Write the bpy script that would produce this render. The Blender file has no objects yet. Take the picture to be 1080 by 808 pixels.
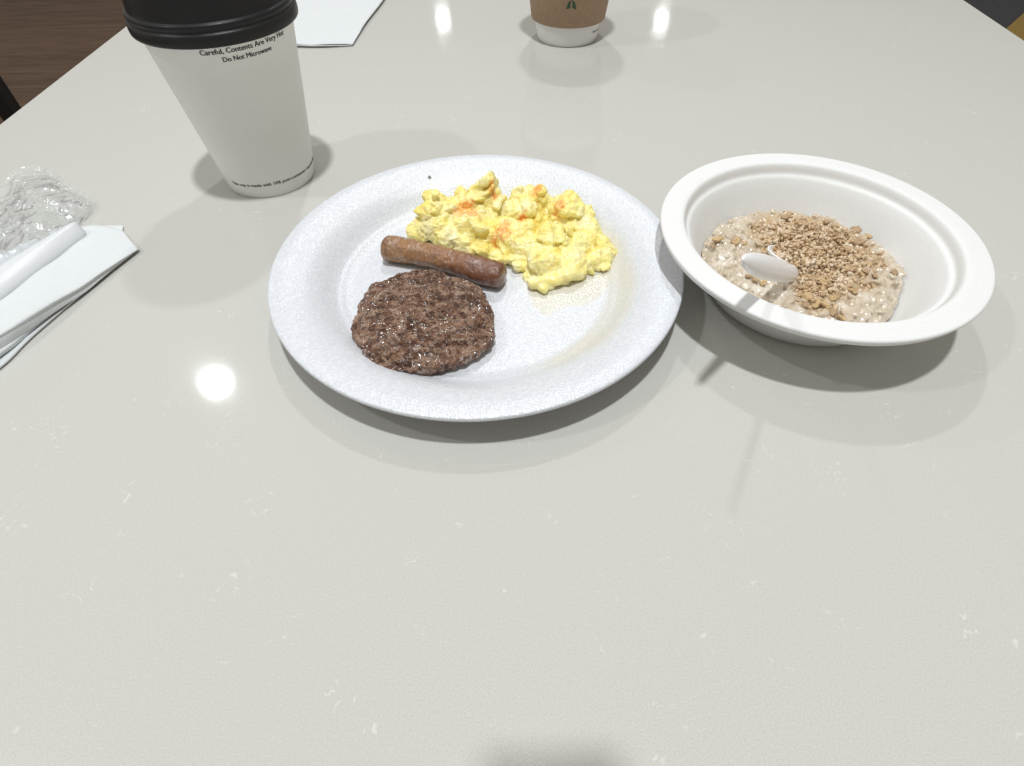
import bpy, bmesh, math, random
from mathutils import Vector, Matrix, noise
random.seed(7)
sc = bpy.context.scene
COL = sc.collection
R = math.radians
S = .2155                      # camera height above the table top, metres

# ------------------------------------------------------------------ camera
PITCH, ROLL, FPX = .8674, -.0127, 601.28
_c, _s = math.cos(PITCH), math.sin(PITCH)
FWD = Vector((0, _c, -_s)); _r = Vector((1, 0, 0)); _u = Vector((0, _s, _c))
RT = _r*math.cos(ROLL)+_u*math.sin(ROLL); UP = -_r*math.sin(ROLL)+_u*math.cos(ROLL)
CAM = Vector((0, 0, S))
cd = bpy.data.cameras.new("camera"); cam = bpy.data.objects.new("camera", cd); COL.objects.link(cam)
cd.sensor_width = 36; cd.lens = FPX/1080*36; cd.clip_start = .005; cd.clip_end = 100
m = Matrix((RT, UP, -FWD)).transposed().to_4x4(); m.translation = CAM
cam.matrix_world = m
sc.camera = cam

def P(u, v, z=0.0):
    """the point at height z (metres above the table) seen at photo pixel u, v"""
    d = RT*((u-540)/FPX)+UP*((404-v)/FPX)+FWD
    return CAM+d*((z-S)/d.z)

# ------------------------------------------------------------------ node helpers
class NT:
    def __init__(s, name):
        s.m = bpy.data.materials.new(name); s.m.use_nodes = True
        s.t = s.m.node_tree; s.t.nodes.clear()
        s.out = s.t.nodes.new('ShaderNodeOutputMaterial')
        s.b = s.t.nodes.new('ShaderNodeBsdfPrincipled')
        s.t.links.new(s.b.outputs[0], s.out.inputs[0])
        s.co = s.t.nodes.new('ShaderNodeTexCoord').outputs['Object']
    def n(s, typ, ins=None, **kw):
        x = s.t.nodes.new(typ)
        for k, v in kw.items(): setattr(x, k, v)
        for k, v in (ins or {}).items():
            if hasattr(v, 'is_output'): s.t.links.new(v, x.inputs[k])
            else: x.inputs[k].default_value = v
        return x
    def set(s, **kw):
        for k, v in kw.items():
            k = k.replace('_', ' ')
            if hasattr(v, 'is_output'): s.t.links.new(v, s.b.inputs[k])
            else: s.b.inputs[k].default_value = v
    def noise(s, scale, detail=2, rough=.5, vec=None, dist=0):
        return s.n('ShaderNodeTexNoise', {'Vector': vec or s.co, 'Scale': scale, 'Detail': detail, 'Roughness': rough, 'Distortion': dist}).outputs['Fac']
    def voro(s, scale, feature='F1', out='Distance', vec=None, rand=1):
        return s.n('ShaderNodeTexVoronoi', {'Vector': vec or s.co, 'Scale': scale, 'Randomness': rand}, feature=feature).outputs[out]
    def ramp(s, fac, stops, interp='LINEAR'):
        x = s.n('ShaderNodeValToRGB', {'Fac': fac}); e = x.color_ramp.elements; x.color_ramp.interpolation = interp
        while len(e) < len(stops): e.new(.5)
        for q, (p, c) in zip(e, stops):
            q.position = p; q.color = (c, c, c, 1) if isinstance(c, (int, float)) else (*c, 1)
        return x.outputs[0]
    def math(s, op, a, b=0., c=0., clamp=False):
        return s.n('ShaderNodeMath', {0: a, 1: b, 2: c}, operation=op, use_clamp=clamp).outputs[0]
    def mix(s, fac, a, b, blend='MIX'):
        x = s.n('ShaderNodeMix', data_type='RGBA', blend_type=blend)
        for i, v in ((0, fac), (6, a), (7, b)):
            if hasattr(v, 'is_output'): s.t.links.new(v, x.inputs[i])
            else: x.inputs[i].default_value = v if i == 0 else (*v, 1) if len(v) == 3 else v
        return x.outputs[2]
    def bump(s, h, strength, dist):
        s.t.links.new(s.n('ShaderNodeBump', {'Height': h, 'Strength': strength, 'Distance': dist}).outputs[0], s.b.inputs['Normal'])
    def scaled(s, sx, sy, sz, rz=0):
        return s.n('ShaderNodeMapping', {'Vector': s.co, 'Scale': (sx, sy, sz), 'Rotation': (0, 0, rz)}).outputs[0]
    def attr(s, name, out='Fac'):
        return s.n('ShaderNodeAttribute', attribute_name=name).outputs[out]

def plain(name, col, rough=.5, **kw):
    t = NT(name)
    v = t.noise(350, 3)
    t.set(Base_Color=t.mix(v, tuple(c*.97 for c in col), tuple(min(1, c*1.03) for c in col)), Roughness=rough, **kw)
    return t

M = {}
# quartz table top
t = NT('quartz')
grain = t.noise(1500, 2, .7)
base = t.mix(t.ramp(grain, [(.3, 0), (.7, 1)]), (.500, .496, .464), (.602, .597, .564))
big = t.noise(9, 2)
base = t.mix(t.ramp(big, [(.3, 0), (.7, .25)]), base, (.535, .54, .52))
wig = t.n('ShaderNodeTexNoise', {'Vector': t.co, 'Scale': 70, 'Detail': 3})
warp = t.n('ShaderNodeVectorMath', {0: t.co, 1: t.n('ShaderNodeVectorMath', {0: wig.outputs['Color'], 3: .012}, operation='SCALE').outputs[0]}, operation='ADD').outputs[0]
def vein(sc_, wid, msc, lo, hi):
    n1 = t.noise(sc_, 1, .4, warp)
    line = t.ramp(t.math('ABSOLUTE', t.math('SUBTRACT', n1, .5)), [(0, 1), (wid*.5, 1), (wid, 0)])
    mk = t.ramp(t.noise(msc, 2, .5), [(lo, 0), (hi, 1)])
    brk = t.ramp(t.noise(300, 1), [(.50, 0), (.58, 1)])
    return t.math('MULTIPLY', t.math('MULTIPLY', line, mk), brk)
v1 = vein(75, .017, 52, .60, .67)
v2 = vein(150, .027, 40, .615, .69)
vo = t.n('ShaderNodeTexVoronoi', {'Vector': warp, 'Scale': 95})
sep = t.n('ShaderNodeSeparateColor', {0: vo.outputs['Color']})
fl = t.math('MULTIPLY', t.ramp(vo.outputs['Distance'], [(0, 1), (.07, 1), (.11, 0)]), t.math('LESS_THAN', sep.outputs[0], .06))
white = t.math('MAXIMUM', t.math('MAXIMUM', v1, v2), fl)
base = t.mix(t.math('MULTIPLY', white, .42), base, (.78, .77, .73))
vd = t.n('ShaderNodeTexVoronoi', {'Vector': t.co, 'Scale': 55})
sd = t.n('ShaderNodeSeparateColor', {0: vd.outputs['Color']})
dk = t.math('MULTIPLY', t.ramp(vd.outputs['Distance'], [(0, 1), (.03, 1), (.05, 0)]), t.math('LESS_THAN', sd.outputs[1], .05))
base = t.mix(t.math('MULTIPLY', dk, .6), base, (.16, .13, .11))
t.set(Base_Color=base, Roughness=t.ramp(t.noise(1100, 2), [(.3, .055), (.7, .10)]), IOR=1.45)
t.bump(t.noise(1400, 2), .03, .0002)
M['quartz'] = t.m

# floors
t = NT('wood_floor')
br = t.n('ShaderNodeTexBrick', {'Vector': t.scaled(1, 1, 1, R(-8)), 'Scale': 1, 'Mortar Size': .002, 'Brick Width': 1.4, 'Row Height': .17,
     'Color1': (.088, .052, .034, 1), 'Color2': (.135, .080, .053, 1), 'Mortar': (.03, .02, .016, 1)})
gr = t.noise(6, 6, .65, t.scaled(.8, 9, 1, R(-8)))
t.set(Base_Color=t.mix(t.ramp(gr, [(.35, 0), (.7, .8)]), br.outputs[0], (.22, .14, .095)), Roughness=.6, Specular_IOR_Level=.25)
M['wood_floor'] = t.m
t = NT('carpet_grey'); n_ = t.noise(160, 3, .7)
t.set(Base_Color=t.ramp(n_, [(.3, (.045, .046, .055)), (.7, (.10, .10, .115))]), Roughness=.95); t.bump(n_, .6, .004); M['carpet_grey'] = t.m
t = NT('carpet_mustard'); n_ = t.noise(160, 3, .7)
t.set(Base_Color=t.ramp(n_, [(.3, (.34, .22, .055)), (.7, (.50, .34, .10))]), Roughness=.95); t.bump(n_, .6, .004); M['carpet_mustard'] = t.m

# paper cup, lid, sleeve
t = plain('cup_paper', (.86, .86, .835), .45); t.bump(t.noise(900, 2), .05, .0003); M['cup_paper'] = t.m
t = NT('lid_plastic'); t.set(Base_Color=(.017, .017, .018, 1), Roughness=t.ramp(t.noise(500, 3), [(.3, .30), (.7, .42)]), Specular_IOR_Level=.28); t.bump(t.noise(1800, 2), .12, .0003); M['lid'] = t.m
t = NT('kraft_sleeve')
fib = t.noise(220, 4, .7, t.scaled(5, 5, .6))
t.set(Base_Color=t.ramp(fib, [(.25, (.30, .20, .125)), (.75, (.44, .31, .205))]), Roughness=.85); t.bump(fib, .3, .0006); M['kraft'] = t.m
M['ink'] = plain('black_ink', (.03, .03, .032), .6).m
M['green_ink'] = plain('green_ink', (.028, .075, .042), .7).m

# foam plate
t = NT('foam')
vc = t.n('ShaderNodeTexVoronoi', {'Vector': t.co, 'Scale': 1000})
cell = t.n('ShaderNodeSeparateColor', {0: vc.outputs['Color']}).outputs[0]
fc = t.ramp(cell, [(0, (.635, .66, .705)), (.6, (.68, .705, .75)), (1, (.745, .765, .805))])
stain = t.attr('stain')
t.set(Base_Color=t.mix(t.math('MULTIPLY', stain, .8), fc, (.68, .625, .47)),
      Roughness=t.mix(stain, (.33, .33, .33), (.2, .2, .2)), Specular_IOR_Level=1.0, Subsurface_Weight=.0)
hb = t.math('ADD', vc.outputs['Distance'], t.math('MULTIPLY', cell, .8))
t.bump(hb, .28, .0006); M['foam'] = t.m

# bowl pulp
t = NT('pulp'); n_ = t.noise(900, 4, .7)
t.set(Base_Color=t.ramp(n_, [(.3, (.74, .745, .74)), (.7, (.80, .81, .805))]), Roughness=.62); t.bump(n_, .12, .0005); M['pulp'] = t.m

# patty
t = NT('patty_meat')
a = t.noise(170, 5, .65); b = t.noise(520, 4, .7); fur = t.noise(150, 3, .6, t.scaled(.45, 1.5, 1, R(-14)))
c1 = t.ramp(a, [(.30, (.085, .037, .020)), (.46, (.26, .14, .088)), (.66, (.47, .32, .235))])
c2 = t.mix(t.ramp(fur, [(.36, .75), (.52, 0)]), c1, (.075, .032, .022))
c3 = t.mix(t.ramp(b, [(.56, 0), (.70, .75)]), c2, (.44, .35, .315))
vb = t.n('ShaderNodeTexVoronoi', {'Vector': t.co, 'Scale': 560}); vbs = t.n('ShaderNodeSeparateColor', {0: vb.outputs['Color']})
c4 = t.mix(t.math('MULTIPLY', t.math('LESS_THAN', vbs.outputs[0], .15), .65), c3, (.050, .026, .022))
t.set(Base_Color=c4, Roughness=t.ramp(t.noise(240, 3), [(.4, .25), (.62, .6)]), Specular_IOR_Level=.3)
t.bump(t.math('ADD', b, t.math('MULTIPLY', t.voro(750), .7)), .9, .0022); t.set(Coat_Weight=t.math('MULTIPLY', t.ramp(t.noise(110, 2), [(.40, .1), (.58, 1)]), t.ramp(t.noise(520, 1), [(.52, 0), (.58, 1)])), Coat_Roughness=.16, Coat_IOR=2.4); t.t.links.new(t.n('ShaderNodeBump', {'Height': t.noise(520, 1, .5), 'Strength': 1.0, 'Distance': .0022}).outputs[0], t.b.inputs['Coat Normal']); M['patty'] = t.m

# sausage link: u attribute runs along the link
t = NT('link_skin')
al = t.attr('along'); n1 = t.noise(120, 4, .6); n2 = t.noise(420, 4, .65)
f_ = t.math('ADD', al, t.math('MULTIPLY', t.math('SUBTRACT', n1, .5), .9))
c1 = t.ramp(f_, [(.0, (.20, .085, .033)), (.14, (.33, .17, .066)), (.45, (.29, .135, .055)), (.72, (.20, .080, .036)), (.98, (.15, .056, .029))])
c2 = t.mix(t.ramp(n2, [(.55, 0), (.68, .6)]), c1, (.10, .035, .022))
c3 = t.mix(t.ramp(t.noise(300, 2), [(.62, 0), (.72, .18)]), c2, (.46, .29, .15))
t.set(Base_Color=c3, Roughness=t.ramp(n1, [(.3, .25), (.7, .45)]), Specular_IOR_Level=.5, Subsurface_Weight=.08, Subsurface_Radius=(.004, .0015, .0008), Subsurface_Scale=1)
t.bump(n2, .55, .0008); t.set(Coat_Weight=t.ramp(t.noise(200, 2), [(.44, .15), (.56, 1)]), Coat_Roughness=.16, Coat_IOR=1.7); t.t.links.new(t.n('ShaderNodeBump', {'Height': t.noise(450, 3, .6), 'Strength': 1.0, 'Distance': .0016}).outputs[0], t.b.inputs['Coat Normal']); M['link'] = t.m

# eggs
t = NT('egg_curd')
n1 = t.noise(75, 4, .6); n2 = t.noise(380, 4, .65)
c1 = t.ramp(n1, [(.28, (.88, .69, .14)), (.48, (.90, .79, .29)), (.68, (.92, .85, .50))])
c2 = t.mix(t.ramp(n2, [(.52, 0), (.68, .5)]), c1, (.88, .82, .52))
og = t.attr('orange'); ogf = t.math('MULTIPLY', og, t.ramp(n2, [(.36, .35), (.56, 1)]))
c3 = t.mix(ogf, c2, (.86, .36, .085))
t.set(Base_Color=c3, Roughness=.30, Subsurface_Weight=.3, Subsurface_Radius=(.005, .003, .0010), Subsurface_Scale=1, Specular_IOR_Level=.45)
t.bump(t.math('ADD', n2, t.math('MULTIPLY', t.noise(900, 2), .3)), .30, .0008); M['egg'] = t.m

# oatmeal, granola
t = NT('oatmeal_cream')
n1 = t.noise(110, 4, .6); n2 = t.noise(420, 3, .6)
c1 = t.ramp(n1, [(.3, (.50, .415, .305)), (.52, (.60, .515, .405)), (.72, (.73, .665, .58))])
sy = t.attr('syrup'); c2 = t.mix(t.math('MULTIPLY', sy, t.ramp(n2, [(.3, .35), (.65, 1)])), c1, (.50, .375, .235))
t.set(Base_Color=c2, Roughness=.16, Specular_IOR_Level=.6, Subsurface_Weight=.15, Subsurface_Radius=(.003, .002, .0012), Subsurface_Scale=1)
t.bump(n2, .4, .0007); M['oatmeal'] = t.m
t = NT('crumb')
ri = t.n('ShaderNodeNewGeometry').outputs['Random Per Island']
ri = t.math('ADD', t.math('MULTIPLY', ri, .65), t.math('MULTIPLY_ADD', t.noise(130, 3), 1.6, -.62), clamp=True)
c1 = t.ramp(ri, [(0, (.40, .255, .125)), (.35, (.57, .405, .24)), (.75, (.69, .545, .38)), (1, (.80, .69, .54))])
t.set(Base_Color=c1, Roughness=t.math('MULTIPLY_ADD', ri, .3, .22), Specular_IOR_Level=.5); M['crumb'] = t.m
def flake_mat(name, lo, hi):
    t = NT(name); n_ = t.noise(600, 4, .7)
    t.set(Base_Color=t.ramp(n_, [(.3, lo), (.7, hi)]), Roughness=.38, Specular_IOR_Level=.5); t.bump(n_, .5, .0006); return t.m
M['flake0'] = flake_mat('toasted_oat', (.52, .34, .15), (.70, .52, .30))
M['flake1'] = flake_mat('brown_oat', (.40, .255, .135), (.58, .42, .26))

# plastics, paper
t = NT('white_plastic'); t.set(Base_Color=(.87, .885, .90, 1), Roughness=.25, Subsurface_Weight=.15, Subsurface_Radius=(.003, .003, .003), Subsurface_Scale=1)
t.bump(t.noise(700, 2), .06, .0004); M['plastic'] = t.m
t = NT('cutlery_plastic'); t.set(Base_Color=(.70, .725, .75, 1), Roughness=.33); t.bump(t.noise(500, 2), .06, .0004); M['cutlery'] = t.m
t = NT('napkin_paper'); n_ = t.noise(1300, 3, .7)
t.set(Base_Color=t.ramp(n_, [(.3, (.64, .675, .69)), (.7, (.71, .735, .745))]), Roughness=.9)
emb = t.noise(75, 3, .5, t.scaled(.5, 2.0, 1, R(28)))
t.bump(t.math('ADD', t.math('MULTIPLY', n_, .2), emb), .45, .0022); M['napkin'] = t.m
t = NT('clear_film')
tr = t.n('ShaderNodeBsdfTransparent', {'Color': (.975, .98, .98, 1)}); gl = t.n('ShaderNodeBsdfGlossy', {'Color': (.95, .97, 1, 1), 'Roughness': .20})
df = t.n('ShaderNodeBsdfDiffuse', {'Color': (.8, .82, .83, 1)})
lw = t.n('ShaderNodeFresnel', {'IOR': 1.5}).outputs[0]
mx0 = t.n('ShaderNodeMixShader', {0: .13}); t.t.links.new(tr.outputs[0], mx0.inputs[1]); t.t.links.new(df.outputs[0], mx0.inputs[2])
mx = t.n('ShaderNodeMixShader', {0: t.math('MULTIPLY', lw, .85, clamp=True)})
t.t.links.new(mx0.outputs[0], mx.inputs[1]); t.t.links.new(gl.outputs[0], mx.inputs[2]); t.t.links.new(mx.outputs[0], t.out.inputs[0])
M['film'] = t.m
M['black_metal'] = plain('black_metal', (.012, .012, .013), .45).m
M['phone'] = plain('phone_black', (.02, .02, .022), .3).m
M['grey_crumb'] = plain('grey_crumb', (.28, .26, .24), .7).m

# ------------------------------------------------------------------ object helpers
def link(name, me, mat, parent=None, smooth=True):
    o = bpy.data.objects.new(name, me); COL.objects.link(o)
    if mat: me.materials.append(mat)
    if smooth: me.polygons.foreach_set('use_smooth', [True]*len(me.polygons))
    if parent: o.parent = parent
    return o
def mesh(name, vs, fs, mat, parent=None, smooth=True, loc=None):
    """vs in world space; with loc the object's origin is moved there"""
    if loc is not None: vs = [Vector(v)-loc for v in vs]
    me = bpy.data.meshes.new(name); me.from_pydata([tuple(v) for v in vs], [], fs); me.update()
    o = link(name, me, mat, parent, smooth)
    if loc is not None: o.location = loc
    return o
def tag(o, label, cat, group=None, kind=None):
    if label: o['label'] = label
    if cat: o['category'] = cat
    if group: o['group'] = group
    if kind: o['kind'] = kind
    return o
def empty(name, loc, label, cat, group=None):
    o = bpy.data.objects.new(name, None); COL.objects.link(o); o.location = loc; o.empty_display_size = .02
    return tag(o, label, cat, group)
def lathe(name, prof, n, mat, parent=None, close=True):
    """prof: list of (r, z), revolved about z"""
    vs, fs = [], []; k = len(prof); cap = {}
    for j in range(n):
        a = 2*math.pi*j/n
        for r, z in prof: vs.append((r*math.cos(a), r*math.sin(a), z))
    for j in range(n):
        for i in range(k-1):
            a, b = j*k+i, ((j+1) % n)*k+i
            fs.append((a, b, b+1, a+1))
    me = bpy.data.meshes.new(name); me.from_pydata(vs, [], fs)
    bm = bmesh.new(); bm.from_mesh(me); bmesh.ops.remove_doubles(bm, verts=bm.verts, dist=1e-6)
    bmesh.ops.recalc_face_normals(bm, faces=bm.faces); bm.to_mesh(me); bm.free()
    return link(name, me, mat, parent)
def cr(pts, n):
    """Catmull-Rom through pts (tuples or Vectors), n samples"""
    pts = [Vector(p) for p in pts]; out = []; k = len(pts)-1
    for i in range(n):
        t_ = i/(n-1)*k; j = min(int(t_), k-1); f = t_-j
        p0, p1, p2, p3 = pts[max(j-1, 0)], pts[j], pts[j+1], pts[min(j+2, k)]
        out.append(.5*((2*p1)+(p2-p0)*f+(2*p0-5*p1+4*p2-p3)*f*f+(3*p1-p0-3*p2+p3)*f**3))
    return out
def smooth_prof(pts, n):
    return [(max(0, v.x), v.y) for v in cr([(r, z) for r, z in pts], n)]
def box(name, x0, x1, y0, y1, z0, z1, mat, parent=None, bev=.002):
    bm = bmesh.new(); bmesh.ops.create_cube(bm, size=1)
    for v in bm.verts: v.co = Vector((x0+(v.co.x+.5)*(x1-x0), y0+(v.co.y+.5)*(y1-y0), z0+(v.co.z+.5)*(z1-z0)))
    if bev: bmesh.ops.bevel(bm, geom=bm.edges, offset=bev, segments=2, affect='EDGES', profile=.6)
    me = bpy.data.meshes.new(name); bm.to_mesh(me); bm.free()
    return link(name, me, mat, parent, smooth=False)
def loft(name, curves, nu, nv, mat, parent=None, thick=0, wob=0, wsc=60, seed=0, loc=None):
    rows = [cr(c, nu) for c in curves]
    grid = [cr([r[i] for r in rows], nv) for i in range(nu)]
    vs, fs = [], []
    for i in range(nu):
        for j in range(nv):
            p = grid[i][j]
            if wob: p = p+Vector((0, 0, wob*noise.noise(Vector((p.x*wsc+seed, p.y*wsc, seed*1.7)))))
            vs.append(p)
    for i in range(nu-1):
        for j in range(nv-1):
            a = i*nv+j; fs.append((a, a+1, a+nv+1, a+nv))
    o = mesh(name, vs, fs, mat, parent, loc=loc)
    if thick:
        md = o.modifiers.new('thickness', 'SOLIDIFY'); md.thickness = thick; md.offset = 0
    return o

# ------------------------------------------------------------------ setting
XL, XR, TA = -.43298, .49293, .0325
FZ = -.75
fl_ = mesh('floor', [(-6, -3, FZ), (6, -3, FZ), (6, 9, FZ), (-6, 9, FZ)], [(0, 1, 2, 3)], M['wood_floor'], smooth=False); tag(fl_, None, None, kind='structure')
# a carpet to the right of the table, a mustard field meeting the grey one on a diagonal
cz = FZ+.004
k0, k1 = P(1062, 30, cz), P(1080, 14, cz); dv = (k1-k0).normalized(); nv_ = Vector((dv.y, -dv.x, 0))
A, B = k0-dv*3.0, k0+dv*3.2
o = mesh('carpet', [Vector((1.2, -2, cz)), Vector((5.8, -2, cz)), Vector((5.8, 8.8, cz)), Vector((1.2, 8.8, cz))], [(0, 1, 2, 3)], M['carpet_grey'], smooth=False); tag(o, None, None, kind='structure')
up4 = Vector((0, 0, .004))
o = mesh('carpet_field', [A+up4, A+nv_*1.6+up4, B+nv_*1.6+up4, B+up4], [(0, 1, 2, 3)], M['carpet_mustard'], smooth=False); tag(o, None, None, kind='structure')

tb = empty('table', (0.03, .6, 0), 'long pale speckled quartz table under the breakfast things', 'table')
y0, y1 = -.12, 1.75
bm = bmesh.new()
q = [(XL+y0*TA, y0), (XR+y0*TA, y0), (XR+y1*TA, y1), (XL+y1*TA, y1)]
lo = [bm.verts.new((x, y, -.03)) for x, y in q]; hi = [bm.verts.new((x, y, 0)) for x, y in q]
bm.faces.new(lo[::-1]); bm.faces.new(hi)
for i in range(4): bm.faces.new((lo[i], lo[(i+1) % 4], hi[(i+1) % 4], hi[i]))
bmesh.ops.bevel(bm, geom=bm.edges, offset=.002, segments=2, affect='EDGES')
me = bpy.data.meshes.new('tabletop'); bm.to_mesh(me); bm.free()
o = link('tabletop', me, M['quartz'], tb, smooth=False); o.location = -Vector(tb.location)
for x in (XL+.12, XR-.12):
    for y in (.1, 1.55):
        o = box('leg', x-.03, x+.03, y-.03, y+.03, FZ+.009, -.0302, M['black_metal'], tb); o.location = -Vector(tb.location)

# black chair left of the table (only one of its legs shows)
ch = empty('chair', (-1.32, 1.1, FZ), 'black chair whose square leg shows beyond the left edge of the table', 'chair')
def cpart(n, *a):
    o = box(n, *a, M['black_metal'], ch, .004); o.location = -Vector(ch.location); return o
lx, ly = -1.115, 1.30
for ax, ay in ((lx, ly), (lx, ly-.42), (lx-.44, ly), (lx-.44, ly-.42)): cpart('leg', ax-.017, ax+.017, ay-.017, ay+.017, FZ+.001, FZ+.52)
cpart('seat', lx-.46, lx+.017, ly-.44, ly+.017, FZ+.521, FZ+.55)
cpart('backrest', lx-.46, lx-.43, ly-.43, ly+.01, FZ+.551, FZ+.95)

# ------------------------------------------------------------------ cups
RB, RTOP, HT = .03018, .04327, .09954
def cone_r(z): return RB+(RTOP-RB)*z/HT
def wrap_text(name, txt, z, phi0, width, cup, rfun, mat, bold=.0):
    cu = bpy.data.curves.new(name, 'FONT'); cu.body = txt; cu.size = 1;  cu.resolution_u = 3
    tmp = bpy.data.objects.new(name, cu); COL.objects.link(tmp)
    dg = bpy.context.evaluated_depsgraph_get(); dg.update()
    me = bpy.data.meshes.new_from_object(tmp.evaluated_get(dg)); bpy.data.objects.remove(tmp)
    x0 = min(v.co.x for v in me.vertices); x1 = max(v.co.x for v in me.vertices); k = width/(x1-x0)
    sl = (RTOP-RB)/HT
    for v in me.vertices:
        s_ = (v.co.x-x0)*k; zz = z+v.co.y*k/math.sqrt(1+sl*sl); r = rfun(zz)+.00012; ph = R(phi0)+s_/rfun(z)
        v.co = (r*math.cos(ph), r*math.sin(ph), zz)
    bm = bmesh.new(); bm.from_mesh(me); g0 = bm.verts[:]+bm.edges[:]+bm.faces[:]
    for q in (-1, 1):                                  # heavier strokes
        d = bmesh.ops.duplicate(bm, geom=g0)['geom']; rot = Matrix.Rotation(q*bold/RTOP, 3, 'Z')
        for v in d:
            if isinstance(v, bmesh.types.BMVert): v.co = rot @ v.co; v.co.x *= 1+.0004*q; v.co.y *= 1+.0004*q
    bm.to_mesh(me); bm.free()
    return link(name, me, mat, cup, smooth=False)
def make_cup(loc, label, lid_label=None):
    c = empty('coffee_cup', loc, label, 'cup', 'lidded paper coffee cups')
    body = [(0, .004), (RB-.004, .004), (RB-.0022, .0035), (RB-.0018, .0002), (RB-.0004, 0), (RB+.0001, .0006)]
    body += [(cone_r(z), z) for z in (.004, .0046, .02, .05, .08, .1065)]
    body += [(RTOP+.0019, .1075), (RTOP+.0020, .109), (RTOP+.0006, .1098), (RTOP-.0003, .1085), (cone_r(.06)-.0006, .06), (RB-.001, .006), (0, .006)]
    lathe('body', body, 96, M['cup_paper'], c)
    z0 = .0992
    lid = [(.0448, z0+.0012), (.0462, z0), (.0470, z0+.0006), (.04725, z0+.003), (.0469, z0+.0055), (.0460, z0+.0067), (.0456, z0+.0073), (.0459, z0+.0082),
           (.0462, z0+.0092), (.0459, z0+.0105), (.0450, z0+.0112), (.0443, z0+.0120), (.0436, z0+.018), (.0426, z0+.0275), (.0428, z0+.0285), (.0425, z0+.0298), (.0414, z0+.0302),
           (.0402, z0+.0290), (.0396, z0+.0245), (.0385, z0+.0235), (.02, z0+.0238), (0, z0+.0238)]
    lathe('lid', smooth_prof(lid, 150), 128, M['lid'], c)
    return c
cup1 = make_cup((-.17133, .38258, 0), 'white paper cup with black lid and printed heat warning, beside the foam plate')
wrap_text('lettering', 'Careful, Contents Are Very Hot', .0948, -85.5, .0515, cup1, cone_r, M['ink'], .00013)
wrap_text('lettering', 'Do Not Microwave', .0904, -71.5, .0285, cup1, cone_r, M['ink'], .00013)
wrap_text('lettering', 'This cup is made with 10% post-consumer recycled fiber', .0092, -121.5, .0735, cup1, cone_r, M['ink'], .00013)
cup2 = make_cup((.0605, .64591, 0), 'paper cup in a brown kraft sleeve near the far edge')
def sleeve_r(z): return .0366+(z-.0188)*.131
lathe('sleeve', [(sleeve_r(.0188)-.0028, .0190), (sleeve_r(.0188), .0188), (sleeve_r(.05), .05), (sleeve_r(.085), .085), (sleeve_r(.085)-.0016, .085), (sleeve_r(.05)-.0016, .05), (sleeve_r(.0188)-.0028, .0190)], 96, M['kraft'], cup2)
# emblem: two drooping leaves on a short stem
bm = bmesh.new()
def emb(pts):
    vv = []
    for s_, z in pts:
        zz = .0395+z; ph = R(-91.5)+s_/sleeve_r(.04); r = sleeve_r(zz)+.0002
        vv.append(bm.verts.new((r*math.cos(ph), r*math.sin(ph), zz)))
    bm.faces.new(vv)
for sx in (-1, 1):
    outer = [(.0004, .0030), (.0018, .0028), (.0032, .0014), (.0040, -.0012), (.0046, -.0040)]
    inner = [(.0032, -.0038), (.0014, -.0030), (.0007, -.0014), (.0010, .0004), (.0007, .0016)]
    emb([(sx*a, b) for a, b in outer+inner])
emb([(-.0003, .0028), (.0003, .0028), (.0003, .0056), (-.0003, .0056)])
bmesh.ops.recalc_face_normals(bm, faces=bm.faces)
me = bpy.data.meshes.new('emblem'); bm.to_mesh(me); bm.free(); link('emblem', me, M['green_ink'], cup2, smooth=False)
wrap_text('lettering', 'This cup is made with 10% post-consumer recycled fiber', .0095, -44, .0735, cup2, cone_r, M['ink'], .00013)

# ------------------------------------------------------------------ foam plate
PC = Vector((-.01859, .25924, 0)); PR = .11302
prof = [(0, .0032)]+[(r*.001, .0032) for r in range(2, 72, 2)]
prof += smooth_prof([(.072, .0032), (.0750, .0039), (.0772, .0048), (.0798, .0058), (.0830, .0082), (.0878, .0122), (.0935, .0156), (.1000, .0180), (.1060, .0195), (.1108, .0196), (.1126, .0191), (.11302, .0181)], 46)
prof += [(.1128, .0172), (.1118, .0168), (.107, .0168), (.1025, .0157), (.0965, .0134), (.0905, .0102), (.085, .0066), (.0805, .0030), (.077, .0008), (.074, 0), (.06, 0), (0, 0)]
plate = lathe('foam_plate', prof, 360, M['foam']); plate.location = PC
tag(plate, 'round white foam plate holding eggs, sausage link and patty', 'plate')
# liquid stain on the plate: a puddle below the eggs and a film along the right inner wall
at = plate.data.attributes.new('stain', 'FLOAT', 'POINT')
pud = [P(u, v, .003)-PC for u, v in ((545, 285), (556, 306), (562, 325), (578, 333), (598, 322), (616, 324), (634, 312), (646, 298), (648, 270), (600, 260))]
def inpoly(x, y, poly):
    r = False; n = len(poly)
    for i in range(n):
        a, b = poly[i], poly[i-1]
        if (a.y > y) != (b.y > y) and x < (b.x-a.x)*(y-a.y)/(b.y-a.y)+a.x: r = not r
    return r
def sst(x, a, b):
    t_ = max(0, min(1, (x-a)/(b-a))); return t_*t_*(3-2*t_)
for i, v in enumerate(plate.data.vertices):
    x, y, z = v.co; r = math.hypot(x, y); s_ = 0
    if z > .0025:
        w = .0025*noise.noise(Vector((x*160, y*160, 3)))
        s_ = .7*sum(inpoly(x+w+a_, y+w*1.3+b_, pud) for a_, b_ in ((0, 0), (.0012, 0), (-.0012, 0), (0, .0012), (0, -.0012)))/5
        an = math.degrees(math.atan2(y, x))
        band = sst(r, .0705, .0775)*(1-sst(r, .0840, .0920))
        s_ = max(s_, .75*band*sst(an, -78, -50)*(1-sst(an, 12, 38))*(.75+.5*noise.noise(Vector((x*60, y*60, 8)))))
    at.data[i].value = max(0, min(1, s_))
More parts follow.
